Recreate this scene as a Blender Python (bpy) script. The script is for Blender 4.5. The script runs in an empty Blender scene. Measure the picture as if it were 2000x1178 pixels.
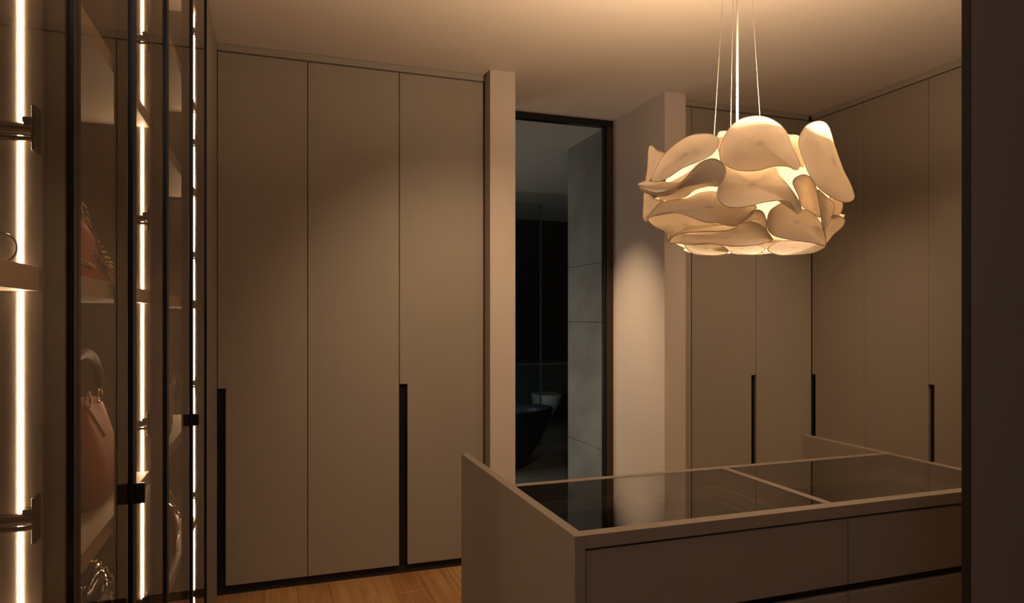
import bpy, bmesh, math, random
from mathutils import Vector, noise

random.seed(7)
SC = bpy.context.scene
COL = SC.collection

# ------------------------------------------------------------------ camera
EYE = 1.5
YAW = math.radians(19.2)
cam_d = bpy.data.cameras.new('camera')
cam = bpy.data.objects.new('camera', cam_d)
COL.objects.link(cam)
cam.location = (0, 0, EYE)
cam.rotation_euler = (math.radians(90), 0, -YAW)
cam_d.sensor_width = 36
cam_d.lens = 36 * 1333 / 2000
cam_d.shift_y = 31 / 2000
cam_d.clip_start = 0.02
SC.camera = cam

# ------------------------------------------------------------------ world and light
W = bpy.data.worlds.new('world')
SC.world = W
W.use_nodes = True
W.node_tree.nodes['Background'].inputs[0].default_value = (0.05, 0.07, 0.10, 1)
W.node_tree.nodes['Background'].inputs[1].default_value = 0.02
SC.view_settings.view_transform = 'Standard'
SC.view_settings.look = 'None'
SC.view_settings.exposure = 0.0
SC.view_settings.gamma = 1
SC.view_settings.use_curve_mapping = False

BULB_W = 7.5
DOWN_W = 2.0
UP_W = 56.0
LED_S = 95.0
WARM = (1.0, 0.68, 0.40)


def light(name, kind, loc, power, color, rot=(0, 0, 0), **kw):
    l = bpy.data.lights.new(name, kind)
    l.energy = power
    l.color = color
    for k, v in kw.items():
        setattr(l, k, v)
    o = bpy.data.objects.new(name, l)
    o.location = loc
    o.rotation_euler = rot
    COL.objects.link(o)
    return o


# dim daylight for the bathroom: light added inside its solid left wall, no window
light('bathroom_window_light', 'AREA', (0.45, 6.1, 0.95), 17.0, (1.0, 0.98, 0.90),
      (0, math.radians(-90), 0), shape='RECTANGLE', size=0.9, size_y=1.2)

# unseen fill light added under the passage ceiling behind the camera, no fitting
light('passage_light', 'AREA', (-0.1, -0.45, 2.94), 7.0, (1.0, 0.88, 0.82), (0, 0, 0), shape='DISK', size=0.5)
# ceiling spots added out of view to brighten the walls, tilted at them
SPOTS = [((1.44, 4.22, 2.955), (2.397, 4.25, 0.70), 240, 48),
         ((1.10, 2.20, 2.955), (1.08, 3.97, 1.10), 150, 68),
         ((2.75, 2.15, 2.955), (3.10, 3.97, 1.0), 115, 62),
         ((2.55, 2.10, 2.955), (3.69, 3.10, 0.95), 50, 62)]
SPOT_K = 1.0
for sl, st, sp, sa in SPOTS:
    dv = (Vector(st) - Vector(sl)).normalized()
    light('downlight_beam', 'SPOT', sl, sp * SPOT_K, WARM, dv.to_track_quat('-Z', 'Y').to_euler(),
          spot_size=math.radians(sa), spot_blend=1.0, shadow_soft_size=0.03)

# ------------------------------------------------------------------ materials
MATS = {}


def mat(name, col, rough=0.6, metal=0.0, bump=0.0, bscale=200.0, var=0.0, vscale=3.0, spec=0.5, coat=0.0, stretch=(1, 1, 1)):
    m = bpy.data.materials.new(name)
    m.use_nodes = True
    nt = m.node_tree
    b = nt.nodes['Principled BSDF']
    b.inputs['Base Color'].default_value = (*col, 1)
    b.inputs['Roughness'].default_value = rough
    b.inputs['Metallic'].default_value = metal
    b.inputs['Specular IOR Level'].default_value = spec
    b.inputs['Coat Weight'].default_value = coat
    if bump or var:
        tc = nt.nodes.new('ShaderNodeTexCoord')
        mp = nt.nodes.new('ShaderNodeMapping')
        mp.inputs['Scale'].default_value = stretch
        nt.links.new(tc.outputs['Object'], mp.inputs[0])
    if var:
        n = nt.nodes.new('ShaderNodeTexNoise')
        n.inputs['Scale'].default_value = vscale
        n.inputs['Detail'].default_value = 6
        nt.links.new(mp.outputs[0], n.inputs['Vector'])
        r = nt.nodes.new('ShaderNodeMapRange')
        r.inputs[1].default_value = 0.3
        r.inputs[2].default_value = 0.7
        r.inputs[3].default_value = 1 - var
        r.inputs[4].default_value = 1 + var
        nt.links.new(n.outputs[0], r.inputs[0])
        v = nt.nodes.new('ShaderNodeVectorMath')
        v.operation = 'SCALE'
        v.inputs[0].default_value = col
        nt.links.new(r.outputs[0], v.inputs['Scale'])
        nt.links.new(v.outputs[0], b.inputs['Base Color'])
    if bump:
        n2 = nt.nodes.new('ShaderNodeTexNoise')
        n2.inputs['Scale'].default_value = bscale
        n2.inputs['Detail'].default_value = 3
        nt.links.new(mp.outputs[0], n2.inputs['Vector'])
        bp = nt.nodes.new('ShaderNodeBump')
        bp.inputs['Strength'].default_value = bump
        bp.inputs['Distance'].default_value = 0.002
        nt.links.new(n2.outputs[0], bp.inputs['Height'])
        nt.links.new(bp.outputs[0], b.inputs['Normal'])
    MATS[name] = m
    return m


def glass_mat(name, tint, ior, rough=0.0, refl=1.0):
    m = bpy.data.materials.new(name)
    m.use_nodes = True
    nt = m.node_tree
    nt.nodes.clear()
    out = nt.nodes.new('ShaderNodeOutputMaterial')
    tr = nt.nodes.new('ShaderNodeBsdfTransparent')
    tr.inputs[0].default_value = (*tint, 1)
    gl = nt.nodes.new('ShaderNodeBsdfGlossy')
    gl.inputs['Roughness'].default_value = rough
    gl.inputs['Color'].default_value = (refl, refl, refl, 1)
    fr = nt.nodes.new('ShaderNodeFresnel')
    # same reflectance from both sides of the thin pane
    gm = nt.nodes.new('ShaderNodeNewGeometry')
    mr = nt.nodes.new('ShaderNodeMapRange')
    mr.inputs[3].default_value = ior
    mr.inputs[4].default_value = 1 / ior
    nt.links.new(gm.outputs['Backfacing'], mr.inputs[0])
    nt.links.new(mr.outputs[0], fr.inputs['IOR'])
    mx = nt.nodes.new('ShaderNodeMixShader')
    nt.links.new(fr.outputs[0], mx.inputs[0])
    nt.links.new(tr.outputs[0], mx.inputs[1])
    nt.links.new(gl.outputs[0], mx.inputs[2])
    nt.links.new(mx.outputs[0], out.inputs[0])
    return m


def emit_mat(name, col, s):
    m = bpy.data.materials.new(name)
    m.use_nodes = True
    nt = m.node_tree
    nt.nodes.clear()
    out = nt.nodes.new('ShaderNodeOutputMaterial')
    e = nt.nodes.new('ShaderNodeEmission')
    e.inputs[0].default_value = (*col, 1)
    e.inputs[1].default_value = s
    nt.links.new(e.outputs[0], out.inputs[0])
    return m


def shade_mat(name, col, trans, rings=True):
    """thin fibre veneer: diffuse plus translucent, fine concentric cord relief"""
    m = bpy.data.materials.new(name)
    m.use_nodes = True
    nt = m.node_tree
    nt.nodes.clear()
    out = nt.nodes.new('ShaderNodeOutputMaterial')
    di = nt.nodes.new('ShaderNodeBsdfDiffuse')
    tl = nt.nodes.new('ShaderNodeBsdfTranslucent')
    mx = nt.nodes.new('ShaderNodeMixShader')
    mx.inputs[0].default_value = trans
    at = nt.nodes.new('ShaderNodeAttribute')
    at.attribute_name = 'ring'
    mu = nt.nodes.new('ShaderNodeMath')
    mu.operation = 'SINE'
    nt.links.new(at.outputs['Fac'], mu.inputs[0])
    nz = nt.nodes.new('ShaderNodeTexNoise')
    nz.noise_dimensions = '1D'
    nz.inputs['Scale'].default_value = 0.35
    nt.links.new(at.outputs['Fac'], nz.inputs['W'])
    ad = nt.nodes.new('ShaderNodeMath')
    ad.operation = 'MULTIPLY_ADD'
    ad.inputs[1].default_value = 0.35
    nt.links.new(mu.outputs[0], ad.inputs[0])
    nt.links.new(nz.outputs[0], ad.inputs[2])
    mr = nt.nodes.new('ShaderNodeMapRange')
    mr.inputs[1].default_value = 0.1
    mr.inputs[2].default_value = 0.9
    mr.inputs[3].default_value = 0.90
    mr.inputs[4].default_value = 1.03
    nt.links.new(ad.outputs[0], mr.inputs[0])
    v = nt.nodes.new('ShaderNodeVectorMath')
    v.operation = 'SCALE'
    v.inputs[0].default_value = col
    kn = nt.nodes.new('ShaderNodeMapRange')      # dark knot where each coil starts
    kn.inputs[1].default_value = 0.0
    kn.inputs[2].default_value = 22.0
    kn.inputs[3].default_value = 0.72
    kn.inputs[4].default_value = 1.0
    nt.links.new(at.outputs['Fac'], kn.inputs[0])
    km = nt.nodes.new('ShaderNodeMath')
    km.operation = 'MULTIPLY'
    nt.links.new(kn.outputs[0], km.inputs[0])
    nt.links.new(mr.outputs[0], km.inputs[1])
    nt.links.new(km.outputs[0], v.inputs['Scale'])
    bp = nt.nodes.new('ShaderNodeBump')
    bp.inputs['Strength'].default_value = 0.25
    bp.inputs['Distance'].default_value = 0.001
    nt.links.new(mu.outputs[0], bp.inputs['Height'])
    for s in (di, tl):
        nt.links.new(v.outputs[0], s.inputs['Color'])
        nt.links.new(bp.outputs[0], s.inputs['Normal'])
    nt.links.new(di.outputs[0], mx.inputs[1])
    nt.links.new(tl.outputs[0], mx.inputs[2])
    nt.links.new(mx.outputs[0], out.inputs[0])
    return m


def wood_mat(name, c1, c2, seed):
    m = bpy.data.materials.new(name)
    m.use_nodes = True
    nt = m.node_tree
    b = nt.nodes['Principled BSDF']
    b.inputs['Roughness'].default_value = 0.42
    tc = nt.nodes.new('ShaderNodeTexCoord')
    mp = nt.nodes.new('ShaderNodeMapping')
    mp.inputs['Scale'].default_value = (9, 0.9, 1)
    mp.inputs['Location'].default_value = (seed * 3.1, seed * 1.7, 0)
    nt.links.new(tc.outputs['Object'], mp.inputs[0])
    n = nt.nodes.new('ShaderNodeTexNoise')
    n.inputs['Scale'].default_value = 2.2
    n.inputs['Detail'].default_value = 7
    n.inputs['Distortion'].default_value = 0.6
    nt.links.new(mp.outputs[0], n.inputs['Vector'])
    w = nt.nodes.new('ShaderNodeTexWave')
    w.inputs['Scale'].default_value = 1.2
    w.inputs['Distortion'].default_value = 5
    w.inputs['Detail'].default_value = 3
    nt.links.new(mp.outputs[0], w.inputs['Vector'])
    a = nt.nodes.new('ShaderNodeMath')
    a.operation = 'MULTIPLY_ADD'
    a.inputs[1].default_value = 0.12
    nt.links.new(w.outputs['Fac'], a.inputs[0])
    nt.links.new(n.outputs[0], a.inputs[2])
    r = nt.nodes.new('ShaderNodeValToRGB')
    r.color_ramp.elements[0].position = 0.35
    r.color_ramp.elements[0].color = (*c1, 1)
    r.color_ramp.elements[1].position = 0.85
    r.color_ramp.elements[1].color = (*c2, 1)
    nt.links.new(a.outputs[0], r.inputs[0])
    nt.links.new(r.outputs[0], b.inputs['Base Color'])
    return m


M_PLASTER = mat('plaster', (0.47, 0.415, 0.375), 0.9, bump=0.05, bscale=60, var=0.03, vscale=2)
M_CEIL = mat('ceiling_paint', (0.58, 0.52, 0.47), 0.9, bump=0.04, bscale=40)
M_TAUPE = mat('taupe_lacquer', (0.250, 0.217, 0.182), 0.62, bump=0.06, bscale=300, var=0.03, vscale=1.5)
M_TRIM = mat('taupe_trim', (0.27, 0.24, 0.21), 0.6)
M_ISLAND = mat('island_laminate', (0.30, 0.26, 0.225), 0.6, bump=0.05, bscale=400)
M_NEAR = mat('near_panel', (0.27, 0.235, 0.225), 0.7, bump=0.05, bscale=200)
M_BLACK = mat('black_metal', (0.006, 0.008, 0.010), 0.35, 0.3)
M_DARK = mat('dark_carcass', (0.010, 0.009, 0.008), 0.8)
M_BRONZE = mat('bronze_profile', (0.15, 0.12, 0.09), 0.45, 0.5)
M_LEATHERWALL = mat('textured_panel', (0.17, 0.145, 0.125), 0.75, bump=0.03, bscale=70, var=0.14, vscale=14, stretch=(1, 1, 0.35))
M_SHELF = mat('shelf_lacquer', (0.52, 0.46, 0.40), 0.55, bump=0.05, bscale=300)
M_HINGE = mat('dark_nickel', (0.13, 0.10, 0.08), 0.22, 1.0)
M_GOLD = mat('pale_gold_metal', (0.75, 0.62, 0.42), 0.22, 1.0)
M_GLASS = glass_mat('bronze_glass', (0.88, 0.82, 0.76), 1.16)
M_TOPGLASS = glass_mat('island_glass', (0.66, 0.64, 0.60), 2.1)
M_DOORGLASS = glass_mat('door_glass', (0.84, 0.86, 0.86), 1.2)
M_SHOWER = glass_mat('shower_glass', (0.85, 0.92, 0.92), 1.3)
M_GLASSEDGE = mat('glass_edge', (0.06, 0.12, 0.12), 0.3)
M_LED = emit_mat('led', (1.0, 0.74, 0.48), LED_S)
M_BULB = emit_mat('bulb', (1.0, 0.70, 0.42), 14)
M_SHADE = shade_mat('veneer_shade', (0.84, 0.76, 0.66), 0.21)
M_CORE = shade_mat('veneer_core', (0.92, 0.82, 0.66), 0.62)
M_CORD = mat('white_cord', (0.75, 0.70, 0.64), 0.4)
M_WIRE = mat('steel_wire', (0.16, 0.15, 0.135), 0.6, 0.2)
M_CONC = mat('concrete', (0.28, 0.262, 0.225), 0.8, bump=0.5, bscale=25, var=0.18, vscale=2.5, stretch=(1, 1, 1.6))
M_BTILE = mat('bath_dark_tile', (0.020, 0.021, 0.019), 0.6)
M_BLEDGE = mat('bath_ledge', (0.075, 0.078, 0.072), 0.7, var=0.1, vscale=3)
M_BFLOOR = mat('bath_floor_plank', (0.16, 0.165, 0.16), 0.6, var=0.15, vscale=5, stretch=(0.5, 3, 1))
M_TUB = mat('navy_tub', (0.012, 0.018, 0.035), 0.3)
M_CERAMIC = mat('white_ceramic', (0.75, 0.77, 0.78), 0.2)
M_RED = mat('russet_leather', (0.34, 0.12, 0.065), 0.62, bump=0.5, bscale=350, var=0.08, vscale=8)
M_ORANGE = mat('orange_leather', (0.42, 0.10, 0.025), 0.5, bump=0.3, bscale=200)
M_SNAKE = mat('snakeskin', (0.11, 0.09, 0.06), 0.55, bump=0.8, bscale=90, var=0.5, vscale=60)
M_BLKLEATHER = mat('black_patent', (0.018, 0.016, 0.014), 0.14, coat=0.6)
M_OLIVE = mat('olive_canvas', (0.28, 0.25, 0.17), 0.6, bump=0.5, bscale=200)
M_CREAM = mat('cream_fluff', (0.72, 0.62, 0.48), 0.8, bump=0.8, bscale=120)
M_BROWNL = mat('brown_patent', (0.16, 0.075, 0.04), 0.16, coat=0.5)
M_VELVET = mat('charcoal_velvet', (0.016, 0.015, 0.016), 0.9)
M_LINEN = mat('linen', (0.60, 0.52, 0.42), 0.8)
WOODS = [wood_mat('oak_%d' % i, c1, c2, i) for i, (c1, c2) in enumerate([
    ((0.27, 0.135, 0.05), (0.46, 0.25, 0.10)), ((0.23, 0.11, 0.04), (0.41, 0.21, 0.085)),
    ((0.31, 0.165, 0.065), (0.50, 0.29, 0.125))])]

# ------------------------------------------------------------------ mesh helpers


class MB:
    def __init__(self):
        self.v, self.f = [], []

    def add(self, verts, faces):
        n = len(self.v)
        self.v += [tuple(p) for p in verts]
        self.f += [tuple(i + n for i in f) for f in faces]
        return self

    def box(self, x0, x1, y0, y1, z0, z1):
        v = [(x, y, z) for x in (x0, x1) for y in (y0, y1) for z in (z0, z1)]
        return self.add(v, [(0, 1, 3, 2), (4, 6, 7, 5), (0, 4, 5, 1), (2, 3, 7, 6), (0, 2, 6, 4), (1, 5, 7, 3)])

    def tube(self, pts, r, n=8, cap=True):
        pts = [Vector(p) for p in pts]
        rings = []
        prev = None
        for i, p in enumerate(pts):
            t = (pts[min(i + 1, len(pts) - 1)] - pts[max(i - 1, 0)]).normalized()
            if prev is None:
                a = Vector((0, 0, 1)) if abs(t.z) < 0.9 else Vector((1, 0, 0))
                nrm = (a - t * a.dot(t)).normalized()
            else:
                nrm = (prev - t * prev.dot(t)).normalized()
            prev = nrm
            b = t.cross(nrm)
            rr = r[i] if isinstance(r, (list, tuple)) else r
            rings.append([p + (nrm * math.cos(2 * math.pi * k / n) + b * math.sin(2 * math.pi * k / n)) * rr for k in range(n)])
        return self.rings(rings, cap)

    def rings(self, rings, cap=True):
        n = len(rings[0])
        vs = [q for rg in rings for q in rg]
        fs = []
        for i in range(len(rings) - 1):
            for k in range(n):
                k2 = (k + 1) % n
                fs.append((i * n + k, i * n + k2, (i + 1) * n + k2, (i + 1) * n + k))
        if cap:
            fs.append(tuple(range(n))[::-1])
            m = (len(rings) - 1) * n
            fs.append(tuple(m + k for k in range(n)))
        return self.add(vs, fs)

    def torus(self, c, R, r, axis=(0, 0, 1), n=28, m=8, sy=1.0):
        ax = Vector(axis).normalized()
        a = ax.orthogonal().normalized()
        b = ax.cross(a)
        c = Vector(c)
        rings = []
        for i in range(n):
            t = 2 * math.pi * i / n
            d = a * math.cos(t) + b * math.sin(t) * sy
            p = c + d * R
            dn = d.normalized()
            rings.append([p + (dn * math.cos(2 * math.pi * k / m) + ax * math.sin(2 * math.pi * k / m)) * r for k in range(m)])
        vs = [q for rg in rings for q in rg]
        fs = []
        for i in range(n):
            for k in range(m):
                fs.append((i * m + k, i * m + (k + 1) % m, ((i + 1) % n) * m + (k + 1) % m, ((i + 1) % n) * m + k))
        return self.add(vs, fs)

    def sphere(self, c, r, n=14, m=10, sc=(1, 1, 1), amp=0.0, fr=8.0, seed=0.0):
        rings = []
        for i in range(1, m):
            ph = math.pi * i / m
            rg = []
            for k in range(n):
                t = 2 * math.pi * k / n
                d = Vector((math.sin(ph) * math.cos(t), math.sin(ph) * math.sin(t), math.cos(ph)))
                rr = r * (1 + amp * noise.noise(d * fr + Vector((seed, seed, 0))))
                rg.append(Vector(c) + Vector((d.x * sc[0], d.y * sc[1], d.z * sc[2])) * rr)
            rings.append(rg)
        return self.rings(rings)

    def build(self, name, m, parent=None, bevel=0.0, smooth=False, solid=0.0, origin=None, seg=2):
        me = bpy.data.meshes.new(name)
        o0 = Vector(origin) if origin is not None else Vector((0, 0, 0))
        me.from_pydata([tuple(Vector(p) - o0) for p in self.v], [], self.f)
        me.materials.append(m)
        bm = bmesh.new()
        bm.from_mesh(me)
        bmesh.ops.recalc_face_normals(bm, faces=bm.faces)
        bm.to_mesh(me)
        bm.free()
        o = bpy.data.objects.new(name, me)
        COL.objects.link(o)
        o.location = o0
        if parent is not None:
            o.parent = parent
            o.matrix_parent_inverse = world_inv(parent)
        if smooth:
            for p in me.polygons:
                p.use_smooth = True
        if bevel:
            b = o.modifiers.new('bevel', 'BEVEL')
            b.width = bevel
            b.segments = seg
            b.limit_method = 'ANGLE'
        if solid:
            s = o.modifiers.new('solid', 'SOLIDIFY')
            s.thickness = solid
            s.offset = 0
        return o


def world_inv(p):
    from mathutils import Matrix
    m = Matrix.Identity(4)
    q = p
    # every object here is only translated (and rotated before parenting never)
    while q is not None:
        if q.parent is None:
            m = Matrix.Translation(q.location) @ m
        else:
            m = q.matrix_parent_inverse @ Matrix.Translation(q.location) @ m
        q = q.parent
    return m.inverted()


def tag(o, label=None, cat=None, group=None, kind=None):
    if label:
        o['label'] = label
    if cat:
        o['category'] = cat
    if group:
        o['group'] = group
    if kind:
        o['kind'] = kind
    return o


def thing(name, loc, label, cat, group=None, kind=None):
    o = bpy.data.objects.new(name, None)
    COL.objects.link(o)
    o.location = loc
    o.empty_display_size = 0.1
    return tag(o, label, cat, group, kind)


def box(name, x0, x1, y0, y1, z0, z1, m, parent=None, bevel=0.0):
    c = ((x0 + x1) / 2, (y0 + y1) / 2, min(z0, z1)) if parent is None else None
    return MB().box(x0, x1, y0, y1, z0, z1).build(name, m, parent, bevel, origin=c)


def struct(name, x0, x1, y0, y1, z0, z1, m, label=None):
    o = box(name, x0, x1, y0, y1, z0, z1, m)
    o['kind'] = 'structure'
    if label:
        o['label'] = label
    return o


def catmull(pts, closed=True, n=8):
    out = []
    N = len(pts)
    rng = range(N) if closed else range(N - 1)
    for i in rng:
        if closed:
            p0, p1, p2, p3 = pts[(i - 1) % N], pts[i], pts[(i + 1) % N], pts[(i + 2) % N]
        else:
            p0, p1, p2, p3 = pts[max(i - 1, 0)], pts[i], pts[i + 1], pts[min(i + 2, N - 1)]
        for k in range(n):
            t = k / n
            out.append(tuple(0.5 * ((2 * b) + (-a + c) * t + (2 * a - 5 * b + 4 * c - d) * t * t + (-a + 3 * b - 3 * c + d) * t ** 3)
                             for a, b, c, d in zip(p0, p1, p2, p3)))
    if not closed:
        out.append(tuple(pts[-1]))
    return out


def sring(cx, cy, z, hx, hy, p=2.6, n=36, jit=0.0, seed=0.0):
    """superellipse ring"""
    r = []
    for k in range(n):
        t = 2 * math.pi * k / n
        c, s = math.cos(t), math.sin(t)
        q = (abs(c) ** p + abs(s) ** p) ** (-1 / p)
        x, y = cx + hx * c * q, cy + hy * s * q
        if jit:
            w = noise.noise(Vector((x * 14 + seed, y * 14, z * 14)))
            x += w * jit
            y += noise.noise(Vector((x * 14 + seed + 5, y * 14, z * 14 + 9))) * jit
            zz = z + noise.noise(Vector((x * 12 + seed + 11, y * 12, z * 9))) * jit * 0.8
        else:
            zz = z
        r.append(Vector((x, y, zz)))
    return r


CZ = 2.97   # ceiling height
# ------------------------------------------------------------------ floor and room shell
fl = struct('floor', -1.0, 4.5, -1.7, 4.62, -0.08, -0.016, M_DARK, 'warm oak plank floor of the dressing room')
pw = 0.17
row = 0
x = -0.9
while x < 3.75:
    y = -1.6 - random.random() * 1.2
    while y < 4.58:
        L = random.choice((1.3, 1.6, 1.9))
        y0, y1 = max(y, -1.6), min(y + L, 4.58)
        if y1 - y0 > 0.05:
            MB().box(x + 0.0006, x + pw - 0.0006, y0 + 0.0006, y1 - 0.0006, -0.016, 0.0).build(
                'plank', random.choice(WOODS), fl, bevel=0.0006, seg=1)
        y += L
    x += pw

struct('ceiling', -1.0, 4.5, -1.7, 4.62, CZ, CZ + 0.1, M_CEIL, 'plain matt ceiling glowing around the pendant')
struct('wall_back_left', 1.209, 1.367, 3.865, 4.62, 0, CZ, M_PLASTER, 'narrow plastered pier left of the glass door')
struct('wall_back_right', 2.397, 2.556, 3.865, 4.62, 0, CZ, M_PLASTER, 'plastered pier right of the glass door with deep lit side')
struct('wall_right', 4.3, 4.4, -1.7, 4.62, 0, CZ, M_PLASTER)
struct('wall_left', -0.95, -0.85, -1.7, 4.62, 0, CZ, M_PLASTER)
struct('wall_back', -0.85, 1.209, 4.60, 4.62, 0, CZ, M_PLASTER)
struct('wall_back_corner', 2.556, 4.3, 4.60, 4.62, 0, CZ, M_PLASTER)
struct('wall_behind', -0.85, 4.3, -1.7, -1.6, 0, CZ, M_PLASTER)
struct('wall_near_right', 1.30, 4.3, 0.975, 0.993, 0, CZ, M_NEAR, 'dark taupe wall edge close to the camera on the right')
box('edge_profile', 1.2975, 1.2998, 0.975, 0.993, 0, CZ, M_DARK, bpy.data.objects['wall_near_right'])  # dark strip added over the wall's edge face, standing in for its shade

for (sl, st, sp, sa), lab in zip(SPOTS, ['downlight in the door recess behind the left pier', 'downlight in the ceiling aimed at the left wardrobe', 'downlight in the ceiling aimed at the wardrobe behind the pendant', 'downlight in the ceiling aimed at the right wardrobe run']):
    dl = thing('downlight', (sl[0], sl[1], CZ), 'small round recessed ' + lab, 'downlight', 'recessed ceiling downlights')  # ring fitting for each spot added to light the walls
    mb = MB()
    rr = []
    for z_, r_ in ((CZ - 0.001, 0.030), (CZ - 0.001, 0.045), (CZ - 0.004, 0.045), (CZ - 0.004, 0.030)):
        rr.append([Vector((sl[0] + r_ * math.cos(k * math.pi / 16), sl[1] + r_ * math.sin(k * math.pi / 16), z_)) for k in range(32)])
    mb.rings(rr + [rr[0]], cap=False)
    mb.build('trim_ring', M_CEIL, dl)

# ------------------------------------------------------------------ bathroom shell
struct('floor_bathroom', 0.3, 5.2, 4.66, 9.7, -0.08, -0.012, M_DARK)
bf = bpy.data.objects['floor_bathroom']
y = 4.66
while y < 9.6:
    xx = 0.3 - random.random()
    while xx < 5.2:
        a0, a1 = max(xx, 0.3), min(xx + 1.4, 5.2)
        if a1 - a0 > 0.1:
            MB().box(a0 + 0.001, a1 - 0.001, y + 0.001, y + 0.199, -0.012, 0.0).build('plank', M_BFLOOR, bf, bevel=0.0008, seg=1)
        xx += 1.4
    y += 0.2
struct('ceiling_bathroom', 0.3, 5.2, 4.66, 9.7, CZ, CZ + 0.1, M_CEIL)
struct('wall_bathroom_left', 0.2, 0.3, 4.66, 9.7, 0, CZ, M_PLASTER)
struct('wall_bathroom_far_right', 5.2, 5.3, 4.66, 9.7, 0, CZ, M_BTILE)
struct('wall_bathroom_back', 0.3, 5.2, 9.64, 9.7, 0, CZ, M_BTILE, 'black upper wall at the far end of the bathroom')
struct('wall_bathroom_front_left', 0.3, 1.367, 4.62, 4.66, 0, CZ, M_PLASTER)
struct('wall_bathroom_front_right', 2.42, 5.2, 4.62, 4.66, 0, CZ, M_PLASTER)
lw = struct('wall_bathroom_ledge', 0.3, 5.2, 9.0, 9.64, 0, 0.83, M_BLEDGE, 'low grey ledge wall behind the toilet')
box('ledge_cap', 0.3, 5.2, 8.99, 9.64, 0.83, 0.85, mat('ledge_cap', (0.22, 0.23, 0.22), 0.5), lw)
# board-marked concrete wall: lifts with recessed joints
cw = struct('wall_bathroom_right', 2.45, 5.2, 4.66, 5.44, 0, CZ, mat('joint', (0.08, 0.08, 0.075), 0.9), 'board marked concrete wall beside the glass door')
for z0, z1 in ((0, 0.46), (0.464, 1.46), (1.464, 1.93), (1.934, CZ)):
    box('concrete_panel', 2.42, 2.45, 4.66, 5.465, z0, z1, M_CONC, cw, 0.0015)

# ------------------------------------------------------------------ glass door to the bathroom
dr = thing('door_1', (1.88, 4.62, 0), 'full height tinted glass door to the dark bathroom', 'door', kind='structure')
del dr['category']
box('door_frame', 1.367, 2.397, 4.575, 4.64, CZ - 0.045, CZ, M_BLACK, dr, 0.002)
box('door_jamb', 2.345, 2.397, 4.575, 4.64, 0, CZ - 0.045, mat('dark_bronze', (0.05, 0.032, 0.022), 0.4, 0.4), dr, 0.002)
box('door_jamb', 1.367, 1.40, 4.575, 4.64, 0, CZ - 0.045, MATS['dark_bronze'], dr, 0.002)
box('door_stile', 2.322, 2.345, 4.59, 4.62, 0.005, CZ - 0.05, M_BLACK, dr, 0.002)
box('door_stile', 1.40, 1.423, 4.59, 4.62, 0.005, CZ - 0.05, M_BLACK, dr, 0.002)
box('pane', 1.423, 2.322, 4.602, 4.610, 0.005, CZ - 0.05, M_DOORGLASS, dr)

# ------------------------------------------------------------------ bathtub, toilet, shower screen
tubt = thing('bathtub', (1.82, 6.42, 0), 'dark navy freestanding bathtub on the bathroom floor', 'bathtub')
mb = MB()
prof = [(0.0, 0.50, 0.20), (0.03, 0.54, 0.23), (0.15, 0.64, 0.29), (0.30, 0.74, 0.35), (0.45, 0.81, 0.39), (0.58, 0.85, 0.42), (0.60, 0.85, 0.42),
        (0.60, 0.82, 0.39), (0.56, 0.80, 0.375), (0.40, 0.74, 0.34), (0.25, 0.66, 0.29), (0.16, 0.56, 0.22)]
mb.rings([sring(1.80, 6.42, z, a, b, 2.2, 48) for z, a, b in prof])
mb.build('tub_shell', M_TUB, tubt, smooth=True)
dn = MB()
dn.tube([(1.80, 6.42, 0.158), (1.80, 6.42, 0.166)], 0.03, 20)
dn.build('drain', M_HINGE, tubt)

toi = thing('toilet', (3.50, 8.99, 0), 'white wall hung toilet below the bathroom ledge', 'toilet')
mb = MB()
secs = []
for z, w, l in ((0.12, 0.08, 0.10), (0.13, 0.11, 0.15), (0.22, 0.145, 0.21), (0.32, 0.172, 0.25), (0.40, 0.185, 0.265), (0.425, 0.187, 0.268)):
    secs.append([Vector((3.54 + (p.x - 3.54), min(p.y, 8.99), p.z)) for p in sring(3.54, 8.99 - l, z, w, l, 2.3, 36)])
mb.rings(secs)
mb.build('bowl', M_CERAMIC, toi, smooth=True)
mb = MB()
mb.rings([sring(3.54, 8.72, z, w, l, 2.4, 36) for z, w, l in ((0.427, 0.188, 0.265), (0.430, 0.192, 0.268), (0.448, 0.192, 0.268), (0.453, 0.186, 0.262))])
mb.build('seat_lid', M_CERAMIC, toi, smooth=False)

sh = thing('shower_screen', (2.3, 7.42, 0), 'frameless glass shower screen behind the bathtub', 'shower screen')
box('glass_panel', 1.30, 2.93, 7.415, 7.423, 0.005, 2.83, M_SHOWER, sh)
box('panel_edge', 2.93, 2.946, 7.412, 7.426, 0.005, 2.83, M_GLASSEDGE, sh)
hb = MB()
for yy in (7.36, 7.47):
    hb.tube([(2.44, yy, 0.98), (2.44, yy, 1.26)], 0.011, 12)
for zz in (1.02, 1.22):
    hb.tube([(2.44, 7.36, zz), (2.44, 7.47, zz)], 0.007, 10)
hb.build('pull_handle', mat('chrome', (0.8, 0.8, 0.8), 0.1, 1.0), sh, smooth=True)
box('clamp', 2.60, 2.66, 7.405, 7.433, 0.80, 0.85, MATS['chrome'], sh, 0.003)

# ------------------------------------------------------------------ wardrobes


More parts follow.
